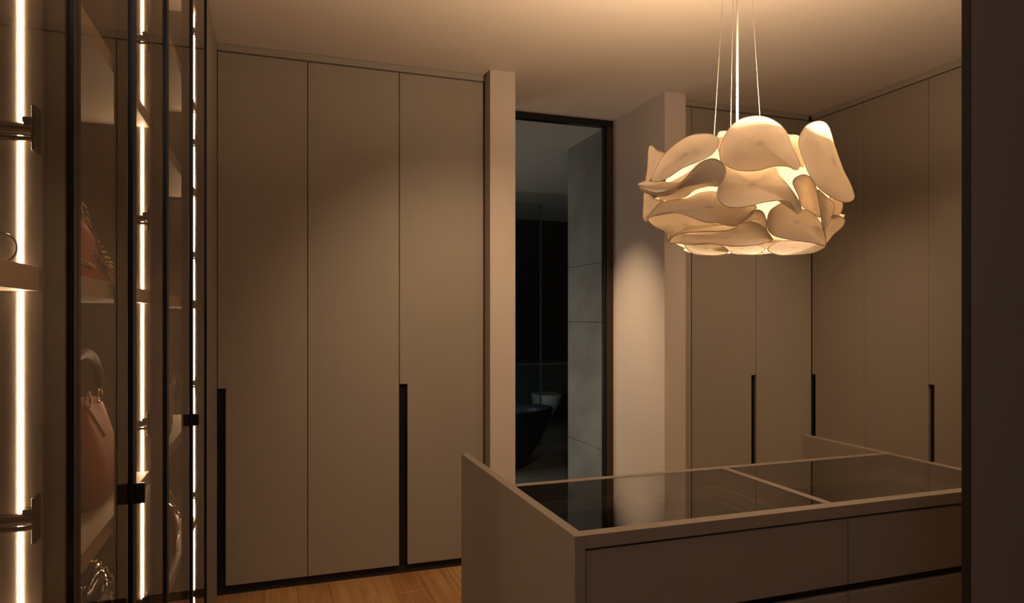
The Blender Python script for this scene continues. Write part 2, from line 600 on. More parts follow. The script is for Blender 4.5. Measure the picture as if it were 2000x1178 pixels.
def door_mesh_Y(x0, x1, yf, z0, z1, notch=None, th=0.022):
    """door in a Y plane facing -Y; notch = ('l'|'r', width, top z)"""
    mb = MB()
    if notch is None:
        mb.box(x0, x1, yf, yf + th, z0, z1)
        return mb
    side, w, zt = notch
    if side == 'l':
        prof = [(x0 + w, z0), (x1, z0), (x1, z1), (x0, z1), (x0, zt), (x0 + w, zt)]
    else:
        prof = [(x0, z0), (x1 - w, z0), (x1 - w, zt), (x1, zt), (x1, z1), (x0, z1)]
    n = len(prof)
    vs = [(a, yf, b) for a, b in prof] + [(a, yf + th, b) for a, b in prof]
    fs = [tuple(range(n)), tuple(range(2 * n - 1, n - 1, -1))] + [(i, (i + 1) % n, n + (i + 1) % n, n + i) for i in range(n)]
    return mb.add(vs, fs)


def swap_xy(mb, xf):
    """turn a mesh built facing -Y at y=0 with x as run into one facing -X at x=xf with y as run"""
    mb.v = [(xf + p[1], p[0], p[2]) for p in mb.v]
    return mb


ZD0, ZD1 = 0.055, 2.925
G = 0.002


def wardrobe_run(root, edges, front, axis, notches, fills=()):
    for i in range(len(edges) - 1):
        a, b = edges[i], edges[i + 1]
        nt = notches.get(i)
        lo, hi = min(a, b), max(a, b)
        if axis == 'Y':
            d = door_mesh_Y(lo + G, hi - G, front, ZD0, ZD1, nt).build('door', M_TAUPE, root, 0.0012)
        else:
            d = swap_xy(door_mesh_Y(lo + G, hi - G, 0, ZD0, ZD1, nt), front).build('door', M_TAUPE, root, 0.0012)
        if nt:
            side, w, zt = nt
            h0, h1 = (lo + G, lo + w - 0.001) if side == 'l' else (hi - w + 0.001, hi - G)
            hm = MB()
            hm.box(h0, h1, 0.018, 0.021, ZD0, zt - 0.001)
            if side == 'l':
                hm.box(h1 - 0.003, h1, 0.001, 0.018, ZD0, zt - 0.001)
            else:
                hm.box(h0, h0 + 0.003, 0.001, 0.018, ZD0, zt - 0.001)
            hm.box(h0, h1, 0.001, 0.018, zt - 0.004, zt - 0.001)
            if axis == 'Y':
                hm.v = [(p[0], p[1] + front, p[2]) for p in hm.v]
            else:
                swap_xy(hm, front)
            tag(hm.build('recessed_handle', M_BLACK, d), 'tall black recessed finger pull')


wl = thing('wardrobe', (0.46, 4.2, 0), 'tall taupe built-in wardrobe with three doors left of the glass door', 'wardrobe', 'taupe built-in wardrobes')
box('carcass', -0.285, 1.203, 3.994, 4.58, 0.0, 2.965, M_DARK, wl)
wardrobe_run(wl, [-0.289, 0.176, 0.688, 1.199], 3.97, 'Y', {0: ('l', 0.040, 1.118), 2: ('l', 0.045, 1.111)})
box('top_filler', -0.289, 1.206, 3.965, 3.99, 2.932, 2.968, M_TRIM, wl, 0.001)

wr = thing('wardrobe', (3.1, 4.2, 0), 'tall taupe built-in wardrobe right of the glass door behind the pendant', 'wardrobe', 'taupe built-in wardrobes')
box('carcass', 2.56, 4.28, 3.994, 4.58, 0.0, 2.965, M_DARK, wr)
box('side_filler', 2.56, 2.668, 3.97, 3.992, 0.055, 2.925, M_TRIM, wr, 0.001)
wardrobe_run(wr, [2.673, 3.202, 3.688], 3.97, 'Y', {0: ('r', 0.039, 1.094)})
box('top_filler', 2.56, 3.66, 3.965, 3.99, 2.932, 2.968, M_TRIM, wr, 0.001)

wq = thing('wardrobe', (4.0, 2.5, 0), 'taupe wardrobe run along the right wall beside the island', 'wardrobe', 'taupe built-in wardrobes')
box('carcass', 3.714, 4.28, 1.0, 3.99, 0.0, 2.965, M_DARK, wq)
ed = [3.968, 3.506, 3.033, 2.56, 2.09, 1.62, 1.15]
wardrobe_run(wq, ed, 3.69, 'X', {0: ('r', 0.033, 1.089), 2: ('r', 0.037, 1.10), 4: ('r', 0.037, 1.10)})
box('top_filler', 3.685, 3.71, 1.0, 3.963, 2.932, 2.968, M_TRIM, wq, 0.001)
box('side_filler', 3.69, 3.712, 1.0, 1.147, 0.055, 2.925, M_TRIM, wq, 0.001)

# ------------------------------------------------------------------ lit display cabinet on the left
FX = -0.289
SX = -0.330      # front of the shelves
BX = -0.76
cab = thing('display_cabinet', (-0.5, 1.9, 0), 'tall bronze glass-fronted handbag display cabinet with lit uprights along the left', 'display cabinet')
box('back_panel', BX - 0.02, BX, 0.22, 3.372, 0.0, CZ - 0.005, M_LEATHERWALL, cab)
box('top_panel', BX, FX - 0.04, 0.246, 3.339, 2.855, CZ - 0.005, M_SHELF, cab)
box('plinth', BX, FX - 0.04, 0.245, 3.34, 0.0, 0.09, M_SHELF, cab)
bays = [(0.245, 1.19), (1.215, 2.14), (2.165, 3.34)]
for y0, y1 in ((0.22, 0.245), (1.19, 1.215), (2.14, 2.165), (3.34, 3.372)):
    tag(box('divider', BX, FX - 0.037, y0, y1, 0.0, CZ - 0.005, M_LEATHERWALL, cab, 0.0008), 'leather textured upright with a light strip')
box('filler_panel', FX - 0.02, FX, 3.381, 3.962, 0.0, CZ - 0.004, M_TAUPE, cab, 0.001)
SHELF_Z = [0.61, 1.07, 1.575, 2.067, 2.445]
for y0, y1 in bays:
    for z in SHELF_Z:
        MB().box(BX + 0.001, SX, y0 + 0.0005, y1 - 0.0005, z - 0.036, z).build('shelf', M_SHELF, cab, 0.0008)
    lv = [0.09] + SHELF_Z + [2.891]
    for k in range(len(lv) - 1):
        lx = {1.19: -0.357, 2.14: -0.351, 3.34: -0.345}[y1]
        s = box('light_strip', lx, lx + (0.010 if y1 > 3 else 0.006), y1 - 0.0014, y1 - 0.0001, lv[k] + 0.001, lv[k + 1] - 0.037, M_LED, cab)
        if k == 0:
            tag(s, 'glowing warm white light strip')
# hinges on the uprights
for yd in (1.19, 2.14, 3.34):
    for z in (0.275, 0.71, 1.205, 1.775, 2.275, 2.77):
        h = MB()
        h.tube([(-0.377, yd - 0.014, z), (-0.331, yd - 0.014, z)], 0.0095, 14)
        h.tube([(-0.377, yd - 0.014, z - 0.014), (-0.331, yd - 0.014, z - 0.014)], 0.004, 10)
        h.box(-0.345, -0.334, yd - 0.024, yd - 0.004, z + 0.009, z + 0.016)
        ob = h.build('hinge', M_HINGE, cab, smooth=False)
        MB().box(-0.332, -0.3275, yd - 0.030, yd - 0.001, z - 0.033, z + 0.033).build('hinge_plate', M_HINGE, ob, 0.001)
# glass doors
doors = [(0.25, 0.716, 1), (0.719, 1.2195, 0), (1.2225, 1.680, 1), (1.683, 2.1705, 0), (2.1735, 2.806, 1), (2.809, 3.376, 0)]
for y0, y1, left in doors:
    r = thing('glass_door', (FX, (y0 + y1) / 2, 0), None, None)
    r.parent = cab
    r.matrix_parent_inverse = world_inv(cab)
    p = MB().box(FX - 0.0052, FX - 0.0042, y0 + 0.001, y1 - 0.001, 0.06, CZ - 0.02)
    p.build('pane', M_GLASS, r)
    fr = MB()
    for a, b in ((y0, y0 + 0.016), (y1 - 0.016, y1)):
        fr.box(FX - 0.036, FX - 0.012, a, b, 0.06, CZ - 0.02)
    fr.box(FX - 0.036, FX - 0.012, y0 + 0.016, y1 - 0.016, 0.06, 0.075)
    fr.box(FX - 0.036, FX - 0.012, y0 + 0.016, y1 - 0.016, CZ - 0.035, CZ - 0.02)
    fr.build('frame', M_BRONZE, r)
    fb = MB()
    for a, b in ((y0, y0 + 0.018), (y1 - 0.018, y1)):
        fb.box(FX - 0.009, FX + 0.0008, a, b, 0.06, CZ - 0.02)
    fb.build('frame_edge', M_BLACK, r)
    if left:
        hk = MB().box(FX - 0.016, FX + 0.022, y1 - 0.012, y1 - 0.001, 1.095, 1.139)
        tag(hk.build('door_pull', M_BLACK, r, 0.001), 'small square black door pull')

# ------------------------------------------------------------------ island
IX0, IX1, IY0, IY1, IZ = 0.712, 2.365, 1.565, 2.125, 0.95
isl = thing('island', (1.54, 1.85, 0), 'taupe dressing island with a glass display top under the pendant', 'island')
box('side_panel', IX0, IX0 + 0.030, IY0, 2.665, 0, IZ, M_ISLAND, isl, 0.0012)
box('side_panel', IX1 - 0.030, IX1, IY0, 2.575, 0, IZ, M_ISLAND, isl, 0.0012)
a, b = IX0 + 0.0305, IX1 - 0.0305
box('front_rail', a, b, IY0, IY0 + 0.038, 0.915, IZ, M_ISLAND, isl, 0.0012)
box('back_rail', a, b, IY1 - 0.028, IY1, 0.80, IZ, M_ISLAND, isl, 0.0012)
box('glass_divider', 1.540, 1.566, IY0 + 0.0385, IY1 - 0.0285, 0.83, IZ, M_ISLAND, isl, 0.001)
box('back_panel', a, b, IY1 - 0.02, IY1, 0.0, 0.799, M_ISLAND, isl)
box('carcass', a, b, IY0 + 0.026, IY1 - 0.03, 0.05, 0.735, M_DARK, isl)
box('plinth', a, b, IY0 + 0.04, IY1 - 0.03, 0.0, 0.05, M_DARK, isl)
box('glass_top', a + 0.001, 1.5395, IY0 + 0.0385, IY1 - 0.0285, 0.9455, 0.9485, M_TOPGLASS, isl)
box('glass_top', 1.5665, b - 0.001, IY0 + 0.0385, IY1 - 0.0285, 0.9455, 0.9485, M_TOPGLASS, isl)
for x0, x1 in ((a + 0.001, 1.539), (1.567, b - 0.001)):
    tr = MB()
    y0, y1 = IY0 + 0.040, IY1 - 0.030
    z0, z1 = 0.86, 0.895
    t = 0.012
    tr.box(x0 + 0.03, x1 - 0.03, y0, y0 + t, z0, z1)
    tr.box(x0 + 0.03, x1 - 0.03, y1 - t - 0.02, y1 - 0.02, z0, z1)
    tr.box(x0 + 0.03, x0 + 0.03 + t, y0 + t, y1 - t - 0.02, z0, z1)
    tr.box(x1 - 0.03 - t, x1 - 0.03, y0 + t, y1 - t - 0.02, z0, z1)
    d = tr.build('tray_frame', M_SHELF, isl)
    box('tray_liner', x0 + 0.043, x1 - 0.043, y0 + t, y1 - t - 0.021, 0.836, 0.840, M_VELVET, isl)
box('tray_base', a, b, IY0 + 0.026, IY1 - 0.03, 0.80, 0.829, M_ISLAND, isl)
# drawers and the black pull channels
for z0, z1 in ((0.715, 0.908), (0.42, 0.690), (0.09, 0.395)):
    for x0, x1 in ((a + 0.003, 1.5905), (1.5945, b - 0.003)):
        box('drawer', x0, x1, IY0 + 0.004, IY0 + 0.024, z0, z1, M_ISLAND, isl, 0.0012)
for z0, z1 in ((0.692, 0.713), (0.397, 0.418)):
    tag(box('pull_channel', a, b, IY0 + 0.018, IY0 + 0.025, z0, z1, M_BLACK, isl), 'black horizontal finger pull')

# folded linen ribbon and a ring under the glass
rb = thing('folded_belt', (1.20, 1.66, 0.8405), 'pale folded belt lying under the island glass near its front rim', 'belt')
mb = MB()
pts = [(1.13, 1.80, 0.853), (1.15, 1.75, 0.856), (1.17, 1.70, 0.858), (1.18, 1.66, 0.858), (1.185, 1.62, 0.856)]
ra, rbv = [], []
for i, (px, py, pz) in enumerate(pts):
    ra.append(Vector((px - 0.016, py, pz)))
    rbv.append(Vector((px + 0.016, py + 0.004, pz + 0.004)))
vs = ra + rbv
n = len(pts)
mb.add(vs, [(i, i + 1, n + i + 1, n + i) for i in range(n - 1)])
vs2 = [v + Vector((0.006, 0.01, -0.008)) for v in vs]
mb.add(vs2, [(i, i + 1, n + i + 1, n + i) for i in range(n - 1)])
mb.build('strap', M_LINEN, rb, solid=0.004)
bk = MB().torus((1.131, 1.81, 0.850), 0.014, 0.0025, (0.2, 0.5, 1), 20, 6)
bk.build('buckle', M_GOLD, rb, smooth=True)

rg = thing('ring_stand', (0.83, 1.66, 0.8405), 'tiny jewelled ring on a dark stand at the island glass corner', 'ring')
mb = MB().tube([(0.83, 1.67, 0.841), (0.83, 1.67, 0.850), (0.83, 1.67, 0.872), (0.83, 1.67, 0.876)], [0.02, 0.018, 0.008, 0.004], 16)
mb.build('stand', M_VELVET, rg, smooth=True)
MB().torus((0.83, 1.67, 0.884), 0.009, 0.0016, (0.3, 1, 0.1), 20, 6).build('band', M_GOLD, rg, smooth=True)
MB().sphere((0.83, 1.67, 0.896), 0.0045, 6, 4).build('stone', MATS['chrome'], rg)

# ------------------------------------------------------------------ pendant lamp
T0 = 2.2


def ray(px, py):
    u = (px - 1000) / 1333
    return Vector((math.sin(YAW) + math.cos(YAW) * u, math.cos(YAW) - math.sin(YAW) * u, (620 - py) / 1333))


LC = ray(1459, 362) * T0 + Vector((0, 0, EYE))      # centre of the shade
RIGHT = Vector((math.cos(YAW), -math.sin(YAW), 0))
TOCAM = Vector((-math.sin(YAW), -math.cos(YAW), 0))
R_S, H_S = 0.345, 0.225


def w0(a, b):
    q = 1 - (abs(a) / R_S) ** 2.3 - (abs(b) / H_S) ** 3
    return R_S * 0.92 * math.sqrt(max(0.0, q))


def shade_pt(zx, zy, lift, bc=None, flat=1.0):
    """point of the shade: sideways/up offsets measured on the lamp, placed on its round body"""
    a = (zx - 782.5) / 3.273 / 1333 * T0
    b = (595.7 - zy) / 3.273 / 1333 * T0
    # flat < 1 makes an upright disc that leaves the round body above and below its middle
    bb = b if bc is None else bc + (b - bc) * flat
    w = w0(a, bb) + lift
    k = (T0 - w) / T0
    # nearer parts look larger, so the true offset shrinks accordingly
    cz = LC.z - EYE
    return LC + RIGHT * (a * k + (1459 - 1000) / 1333 * (-w)) + TOCAM * w + Vector((0, 0, (cz + b) * k - cz))


lamp = thing('pendant_lamp', (LC.x, LC.y, CZ), 'large glowing pendant lamp of rippled cream veneer petals above the island', 'pendant lamp')


def rotate180(o):
    me = o.data
    for v in me.vertices:
        v.co.x = LC.x - 0.93 * (v.co.x - LC.x)
        v.co.y = LC.y - 0.93 * (v.co.y - LC.y)
        v.co.z = LC.z + 0.88 * (v.co.z - LC.z) - 0.01


def petal(outline, center, lift, bulge, curl=0.0, wave=0.0, wn=3, ph=0.0, ringn=22, K=16, both=True, tilt=(0, 0), m=None, flat=0.75):
    ol = catmull([(q[0], q[1], q[2] if len(q) > 2 else lift + curl) for q in outline], True, 6)
    M = len(ol)
    res = []
    for turn in ((0, 1) if both else (0,)):
        vs, rv = [], []
        for k in range(K + 1):
            rho = k / K
            for j, (ox, oy, ol_) in enumerate(ol):
                zx = center[0] + (ox - center[0]) * rho
                zy = center[1] + (oy - center[1]) * rho
                th = math.atan2(oy - center[1], ox - center[0])
                l = (lift + bulge) * (1 - rho ** 2.2) + (ol_ * 1.3 if ol_ > 0.045 and center[1] > 500 else ol_) * rho ** 2.2 + wave * rho ** 2 * math.sin(wn * th + ph)
                l += tilt[0] * (zx - center[0]) / 300 + tilt[1] * (zy - center[1]) / 300
                l += 0.0035 * noise.noise(Vector((zx * 0.012, zy * 0.012, ph)))
                # follow the body of the petal, not its foreshortened rim
                p = shade_pt(zx, zy, l, (595.7 - center[1]) / 3.273 / 1333 * T0, flat)
                vs.append(p)
                rv.append(rho * ringn * 6.283)
        fs = []
        for k in range(K):
            for j in range(M):
                j2 = (j + 1) % M
                if k == 0:
                    fs.append((0, M + j, M + j2))
                else:
                    fs.append((k * M + j, k * M + j2, (k + 1) * M + j2, (k + 1) * M + j))
        mb = MB()
        mb.add(vs, fs)
        # rolled edge bead around the rim
        rim = vs[K * M:]
        nb = 6
        base = len(mb.v)
        bv = []
        for j in range(M):
            tdir = (rim[(j + 1) % M] - rim[j - 1])
            tdir = tdir.normalized() if tdir.length > 1e-6 else Vector((0, 0, 1))
            n1 = (TOCAM - tdir * TOCAM.dot(tdir))
            n1 = n1.normalized() if n1.length > 1e-4 else tdir.orthogonal().normalized()
            n2 = tdir.cross(n1)
            for q in range(nb):
                bv.append(rim[j] + (n1 * math.cos(q * 2 * math.pi / nb) + n2 * math.sin(q * 2 * math.pi / nb)) * 0.0014)
                rv.append(40.0)
        mb.add(bv, [(j * nb + q, j * nb + (q + 1) % nb, ((j + 1) % M) * nb + (q + 1) % nb, ((j + 1) % M) * nb + q) for j in range(M) for q in range(nb)])
        o = mb.build('petal', m or M_SHADE, None, smooth=True)
        at = o.data.attributes.new('ring', 'FLOAT', 'POINT')
        at.data.foreach_set('value', rv)
        if turn:
            rotate180(o)
        o.parent = lamp
        o.matrix_parent_inverse = world_inv(lamp)
        res.append(o)
    return res


# upper discs; the third number is how far the rim stands off the body
petal([(200, 575, .05), (172, 545, .04), (205, 480, .02), (250, 405, .0), (330, 330, .0), (430, 276, .0), (540, 268, .01), (592, 290, .03), (600, 335, .05), (560, 395, .07), (480, 440, .075), (370, 485, .07), (280, 545, .06)],
      (385, 400), 0.045, 0.0, flat=0.3)
petal([(612, 430, .05), (612, 350, .045), (660, 245, .03), (740, 175, .0), (860, 153, .0), (960, 185, .0), (1030, 250, .02), (1065, 340, .05), (1105, 420, .085), (1117, 475, .10), (1095, 497, .10), (1040, 475, .08),
       (950, 475, .05), (840, 502, .03), (720, 498, .03), (645, 465, .045)], (870, 325), 0.075, 0.0, flat=0.25)
petal([(1112, 320, .03), (1150, 230, .03), (1200, 195, .0), (1262, 188, .0), (1305, 225, .0), (1345, 350, .0), (1400, 500, .0), (1440, 580, .01), (1468, 662, .03), (1445, 697, .06), (1390, 700, .09), (1290, 650, .10),
       (1205, 570, .08), (1150, 450, .05)], (1345, 440), 0.07, 0.0, flat=0.4)
petal([(160, 345), (205, 375), (255, 400), (215, 470), (175, 540), (135, 585), (148, 470)], (190, 440), -0.02, 0.0)
# meandering middle tier: rims stand out, hollows tuck in
petal([(88, 592, .04), (130, 572, .0), (250, 590, -.02), (400, 520, -.03), (480, 450, -.02), (560, 425, .0), (615, 445, .03), (647, 495, .07), (635, 540, .075), (600, 600, .05), (540, 600, .0), (450, 625, -.03), (380, 674, -.04),
       (255, 690, -.03), (190, 655, .0), (120, 630, .04)], (430, 575), 0.03, 0.0)
petal([(88, 592, .05), (110, 612, .055), (160, 632, .06), (230, 640, .06), (310, 612, .065), (380, 560, .07), (440, 495, .07), (500, 445, .07), (560, 425, .07), (615, 445, .07), (647, 495, .075), (635, 540, .07), (622, 560, .05), (620, 500, .045), (590, 462, .04),
       (540, 455, .04), (480, 500, .045), (420, 570, .045), (350, 625, .045), (260, 662, .045), (170, 655, .045), (110, 630, .045)], (330, 618), 0.055, 0.0)
petal([(640, 462, -.02), (720, 490, -.05), (840, 495, -.05), (950, 475, -.05), (985, 530, -.02), (1040, 590, .04), (1085, 650, .07), (1128, 735, .085), (1105, 778, .085), (1065, 712, .07), (1000, 692, .07), (900, 702, .085),
       (820, 722, .09), (720, 738, .09), (640, 725, .085), (600, 680, .08), (592, 640, .07), (608, 590, .06), (640, 540, .03)], (820, 590), -0.005, 0.0)
petal([(1076, 580, .07), (1100, 542, .07), (1150, 528, .06), (1200, 560, .06), (1232, 640, .05), (1245, 720, .04), (1252, 800, .03), (1190, 765, -.03), (1130, 725, -.02), (1110, 660, .03)],
      (1165, 650), -0.045, 0.0)
# lower tier
petal([(158, 797, .05), (220, 715, .02), (300, 692, -.03), (400, 680, -.04), (480, 645, -.04), (560, 635, -.03), (620, 650, -.02), (720, 680, -.02), (835, 725, .0), (825, 768, .03), (750, 832, .05), (690, 856, .05), (600, 838, .065), (520, 830, .075),
       (450, 808, .08), (380, 782, .08), (300, 768, .07), (230, 775, .06)], (540, 735), 0.03, 0.0)
petal([(150, 805), (240, 772), (330, 770), (430, 800), (520, 832), (640, 850), (730, 850), (650, 885, .045), (500, 893, .055), (380, 900, .06), (310, 925, .06), (272, 955, .05), (262, 895, .02),
       (190, 855)], (400, 850), -0.03, 0.0, 0.0)
petal([(288, 958, .03), (330, 905, .0), (430, 893, -.02), (600, 880, -.02), (720, 838, .0), (800, 828, .03), (880, 855, .05), (925, 925, .05), (945, 945, .04), (850, 975, .03), (700, 985, .03), (560, 970, .03), (430, 975, .03),
       (340, 965, .03)], (650, 930), 0.01, 0.0)
petal([(700, 850, .02), (760, 800, .03), (830, 755, .04), (880, 765, .05), (905, 820, .05), (908, 880, .05), (945, 940, .05), (905, 925, .02), (880, 870, .01), (840, 838, .0), (780, 830, .0)], (850, 812), 0.02, 0.0)
petal([(915, 870, .09), (915, 800, .08), (945, 745, .05), (1040, 698, .0), (1110, 740, .0), (1190, 765, .0), (1250, 830, .02), (1275, 885, .05), (1283, 978, .07), (1200, 962, .08), (1050, 940, .09), (955, 915, .09)],
      (1100, 830), 0.0, 0.0)
petal([(1232, 625, .08), (1290, 670, .05), (1341, 722, .03), (1315, 810, .04), (1275, 885, .06), (1256, 800, .08), (1245, 710, .08)], (1285, 750), 0.05, 0.0)
petal([(1325, 690), (1388, 700), (1388, 755), (1350, 805), (1310, 800)], (1345, 750), -0.01, 0.0)
petal([(1330, 785), (1405, 812), (1392, 860), (1335, 910), (1275, 978), (1275, 900), (1300, 840)], (1325, 870), 0.01, 0.01)
petal([(128, 625), (180, 680), (250, 700), (170, 780), (142, 828), (118, 795), (122, 700)], (165, 730), -0.01, 0.0)
# bottom lips
petal([(385, 955), (560, 960), (655, 1005), (640, 1035), (500, 1042), (425, 1025)], (520, 1000), 0.0, 0.02)
petal([(572, 985), (700, 965), (830, 972), (898, 1000), (862, 1030), (800, 1038), (700, 1022)], (750, 1000), -0.02, 0.01)
petal([(915, 1000), (985, 955), (1100, 950), (1283, 968), (1215, 1025), (1040, 1042), (950, 1030)], (1080, 995), 0.0, 0.02)
petal([(600, 262), (640, 250), (700, 260), (680, 330), (620, 400), (590, 330)], (640, 310), -0.01, 0.01)
petal([(1045, 290), (1090, 275), (1120, 300), (1150, 420), (1130, 480), (1085, 380)], (1100, 370), -0.01, 0.01)

# side petals between the front and back groups (turned copies a quarter round, trimmed in size)
# glowing inner drum, open above and below
mb = MB()
N, K = 96, 18
vs, rv = [], []
for k in range(K + 1):
    v = k / K
    b = -0.165 + 0.26 * v
    prof_r = 0.245 * (1 - (abs(b) / 0.235) ** 3) ** 0.5
    for j in range(N):
        t = 2 * math.pi * j / N
        rr = prof_r * (1 + 0.035 * math.sin(7 * t + 6 * v) + 0.02 * math.sin(11 * t - 4 * v))
        vs.append(LC + RIGHT * (rr * math.cos(t)) + TOCAM * (rr * math.sin(t)) + Vector((0, 0, b + 0.012 * math.sin(5 * t))))
        rv.append(v * 40 * 6.283 + 3 * math.sin(5 * t))
fs = [(k * N + j, k * N + (j + 1) % N, (k + 1) * N + (j + 1) % N, (k + 1) * N + j) for k in range(K) for j in range(N)]
mb.add(vs, fs)
core = mb.build('inner_shade', M_CORE, lamp, smooth=True)
at = core.data.attributes.new('ring', 'FLOAT', 'POINT')
at.data.foreach_set('value', rv)
tag(core, 'brightly glowing inner shade')

rodp = ray(1440, 300) * T0
rx, ry = rodp.x, rodp.y
MB().tube([(rx, ry, LC.z + 0.02), (rx, ry, CZ - 0.02)], 0.0032, 12).build('rod', M_CORD, lamp, smooth=True)
MB().tube([(rx, ry, CZ - 0.028), (rx, ry, CZ - 0.001)], 0.055, 32).build('canopy', M_CORD, lamp, 0.002)
for (dx, zb, back) in ((-0.075, LC.z + 0.155, 0.0), (0.075, LC.z + 0.19, 0.0), (-0.012, LC.z + 0.17, 0.03)):
    e = Vector((rx, ry, zb)) + RIGHT * dx - TOCAM * back
    s_ = Vector((rx, ry, CZ - 0.02)) + RIGHT * dx * 0.27 - TOCAM * back * 0.27
    MB().tube([e, s_], 0.0006, 6).build('suspension_wire', M_WIRE, lamp, smooth=True)
# socket cross and three bulbs inside the shade
hub = MB().tube([(rx, ry, LC.z + 0.02), (rx, ry, LC.z + 0.06)], 0.02, 16)
hub.build('socket_hub', M_CORD, lamp)
for k in range(3):
    t = 2 * math.pi * k / 3 + 0.5
    c = Vector((rx, ry, LC.z + 0.0)) + Vector((math.cos(t), math.sin(t), 0)) * 0.09
    bm_ = MB()
    bm_.sphere(c, 0.03, 16, 12)
    bo = bm_.build('bulb', M_BULB, lamp, smooth=True)
    MB().tube([Vector((rx, ry, LC.z + 0.04)), c + Vector((0, 0, 0.027))], 0.006, 8).build('bulb_arm', M_CORD, lamp)
    L = light('bulb_light', 'POINT', c - Vector((0, 0, 0)), BULB_W / 3, WARM, shadow_soft_size=0.045)

# the lamp's own light boards: one throws light down, one up
for nm, zz, rx_, pw_ in (('down', LC.z - 0.15, 0.0, DOWN_W), ('up', LC.z + 0.065, math.pi, UP_W)):
    MB().tube([(LC.x, LC.y, zz + 0.004 if nm == 'down' else zz - 0.010), (LC.x, LC.y, zz + 0.010 if nm == 'down' else zz - 0.004)], 0.10, 32).build('light_board', M_CORD, lamp, 0.001)
    light('lamp_%s_light' % nm, 'AREA', (LC.x, LC.y, zz), pw_, WARM, (rx_, 0, 0), shape='DISK', size=0.18)

# ------------------------------------------------------------------ handbags in the cabinet
def chain(mb, pts, R=0.006, r=0.0016):
    pp = catmull([tuple(p) for p in pts], False, 6)
    for i in range(len(pp) - 1):
        a, b = Vector(pp[i]), Vector(pp[i + 1])
        d = (b - a)
        if d.length < 1e-5:
            continue
        ax = d.orthogonal().normalized()
        if i % 2:
            ax = d.normalized().cross(ax)
        mb.torus((a + b) / 2, max(R, d.length * 0.62), r, ax, 12, 5)
    return mb


# russet tote on the 1.07 shelf of the middle bay
z = 1.0705
tote = thing('handbag', (-0.46, 1.85, z), 'large russet grained leather tote standing on the lower lit shelf', 'handbag', 'handbags in the display cabinet')
secs = []
for t, cx, cy, hx, hy in ((0.0, -0.450, 1.865, 0.075, 0.155), (0.012, -0.450, 1.865, 0.088, 0.168), (0.06, -0.448, 1.86, 0.090, 0.17), (0.12, -0.445, 1.855, 0.074, 0.145),
                          (0.18, -0.438, 1.85, 0.050, 0.122), (0.218, -0.432, 1.85, 0.034, 0.112), (0.230, -0.430, 1.85, 0.026, 0.110)):
    secs.append(sring(cx, cy, z + t, hx, hy, 3.2, 48, 0.006 if t > 0 else 0, 2.0))
for p in secs[0]:
    p.z = z
MB().rings(secs).build('bag_body', M_RED, tote, smooth=True)
hp = [(-0.396, 1.872, z + 0.262), (-0.396, 1.865, z + 0.285), (-0.395, 1.835, z + 0.315), (-0.394, 1.78, z + 0.343), (-0.394, 1.70, z + 0.350), (-0.396, 1.62, z + 0.33), (-0.398, 1.57, z + 0.262)]
tag(MB().tube(catmull(hp, False, 6), 0.0105, 12).build('handle', M_SNAKE, tote, smooth=True), 'dark snakeskin handle')
for yy in (1.872, 1.765, 1.57):
    MB().torus((-0.396, yy, z + 0.243), 0.018, 0.003, (1, 0.5, 0), 26, 8).build('ring', M_GOLD, tote, smooth=True)
pl_ = [(-0.398, 1.76, z + 0.232), (-0.388, 1.768, z + 0.205), (-0.378, 1.785, z + 0.175), (-0.372, 1.80, z + 0.155)]
MB().tube(pl_, 0.004, 8).build('zip_pull', M_GOLD, tote, smooth=True)

# orange slouchy bag on the 1.575 shelf
z = 1.5755
ob = thing('handbag', (-0.44, 1.62, z), 'orange brown slouchy leather bag with chain on the eye-level shelf', 'handbag', 'handbags in the display cabinet')
secs = []
for t, cx, cy, hx, hy in ((0.0, -0.400, 1.64, 0.050, 0.18), (0.015, -0.400, 1.64, 0.054, 0.182), (0.05, -0.398, 1.63, 0.042, 0.14), (0.09, -0.394, 1.615, 0.030, 0.10),
                          (0.12, -0.390, 1.60, 0.018, 0.07), (0.135, -0.388, 1.595, 0.006, 0.05)):
    secs.append(sring(cx, cy, z + t, hx, hy, 2.4, 40, 0.014 if t > 0 else 0, 4.0))
MB().rings(secs).build('bag_body', M_ORANGE, ob, smooth=True)
mb = MB()
chain(mb, [(-0.375, 1.62, z + 0.155), (-0.372, 1.645, z + 0.12), (-0.368, 1.66, z + 0.10), (-0.360, 1.70, z + 0.07), (-0.352, 1.76, z + 0.04), (-0.352, 1.80, z + 0.012)], 0.008, 0.0022)
chain(mb, [(-0.385, 1.60, z + 0.10), (-0.365, 1.63, z + 0.07), (-0.350, 1.68, z + 0.045), (-0.345, 1.74, z + 0.03), (-0.343, 1.79, z + 0.012)], 0.006, 0.002)
mb.build('chain', M_GOLD, ob, smooth=True)
mb = MB()
v = [(-0.340, 1.28, z + 0.001), (-0.340, 1.78, z + 0.001), (-0.352, 1.78, z + 0.001), (-0.375, 1.28, z + 0.001),
     (-0.342, 1.28, z + 0.034), (-0.341, 1.78, z + 0.004), (-0.352, 1.78, z + 0.004), (-0.372, 1.28, z + 0.034)]
mb.add(v, [(0, 1, 2, 3), (4, 7, 6, 5), (0, 4, 5, 1), (1, 5, 6, 2), (2, 6, 7, 3), (3, 7, 4, 0)])
mb.build('strap', M_ORANGE, ob, 0.002)
mb = MB()
for k in range(5):
    mb.torus((-0.346, 1.50 + 0.012 * k, z + 0.030 - 0.001 * k), 0.010, 0.002, (0.3, 0.4, 1), 16, 6)
mb.build('buckle', M_GOLD, ob, smooth=True)

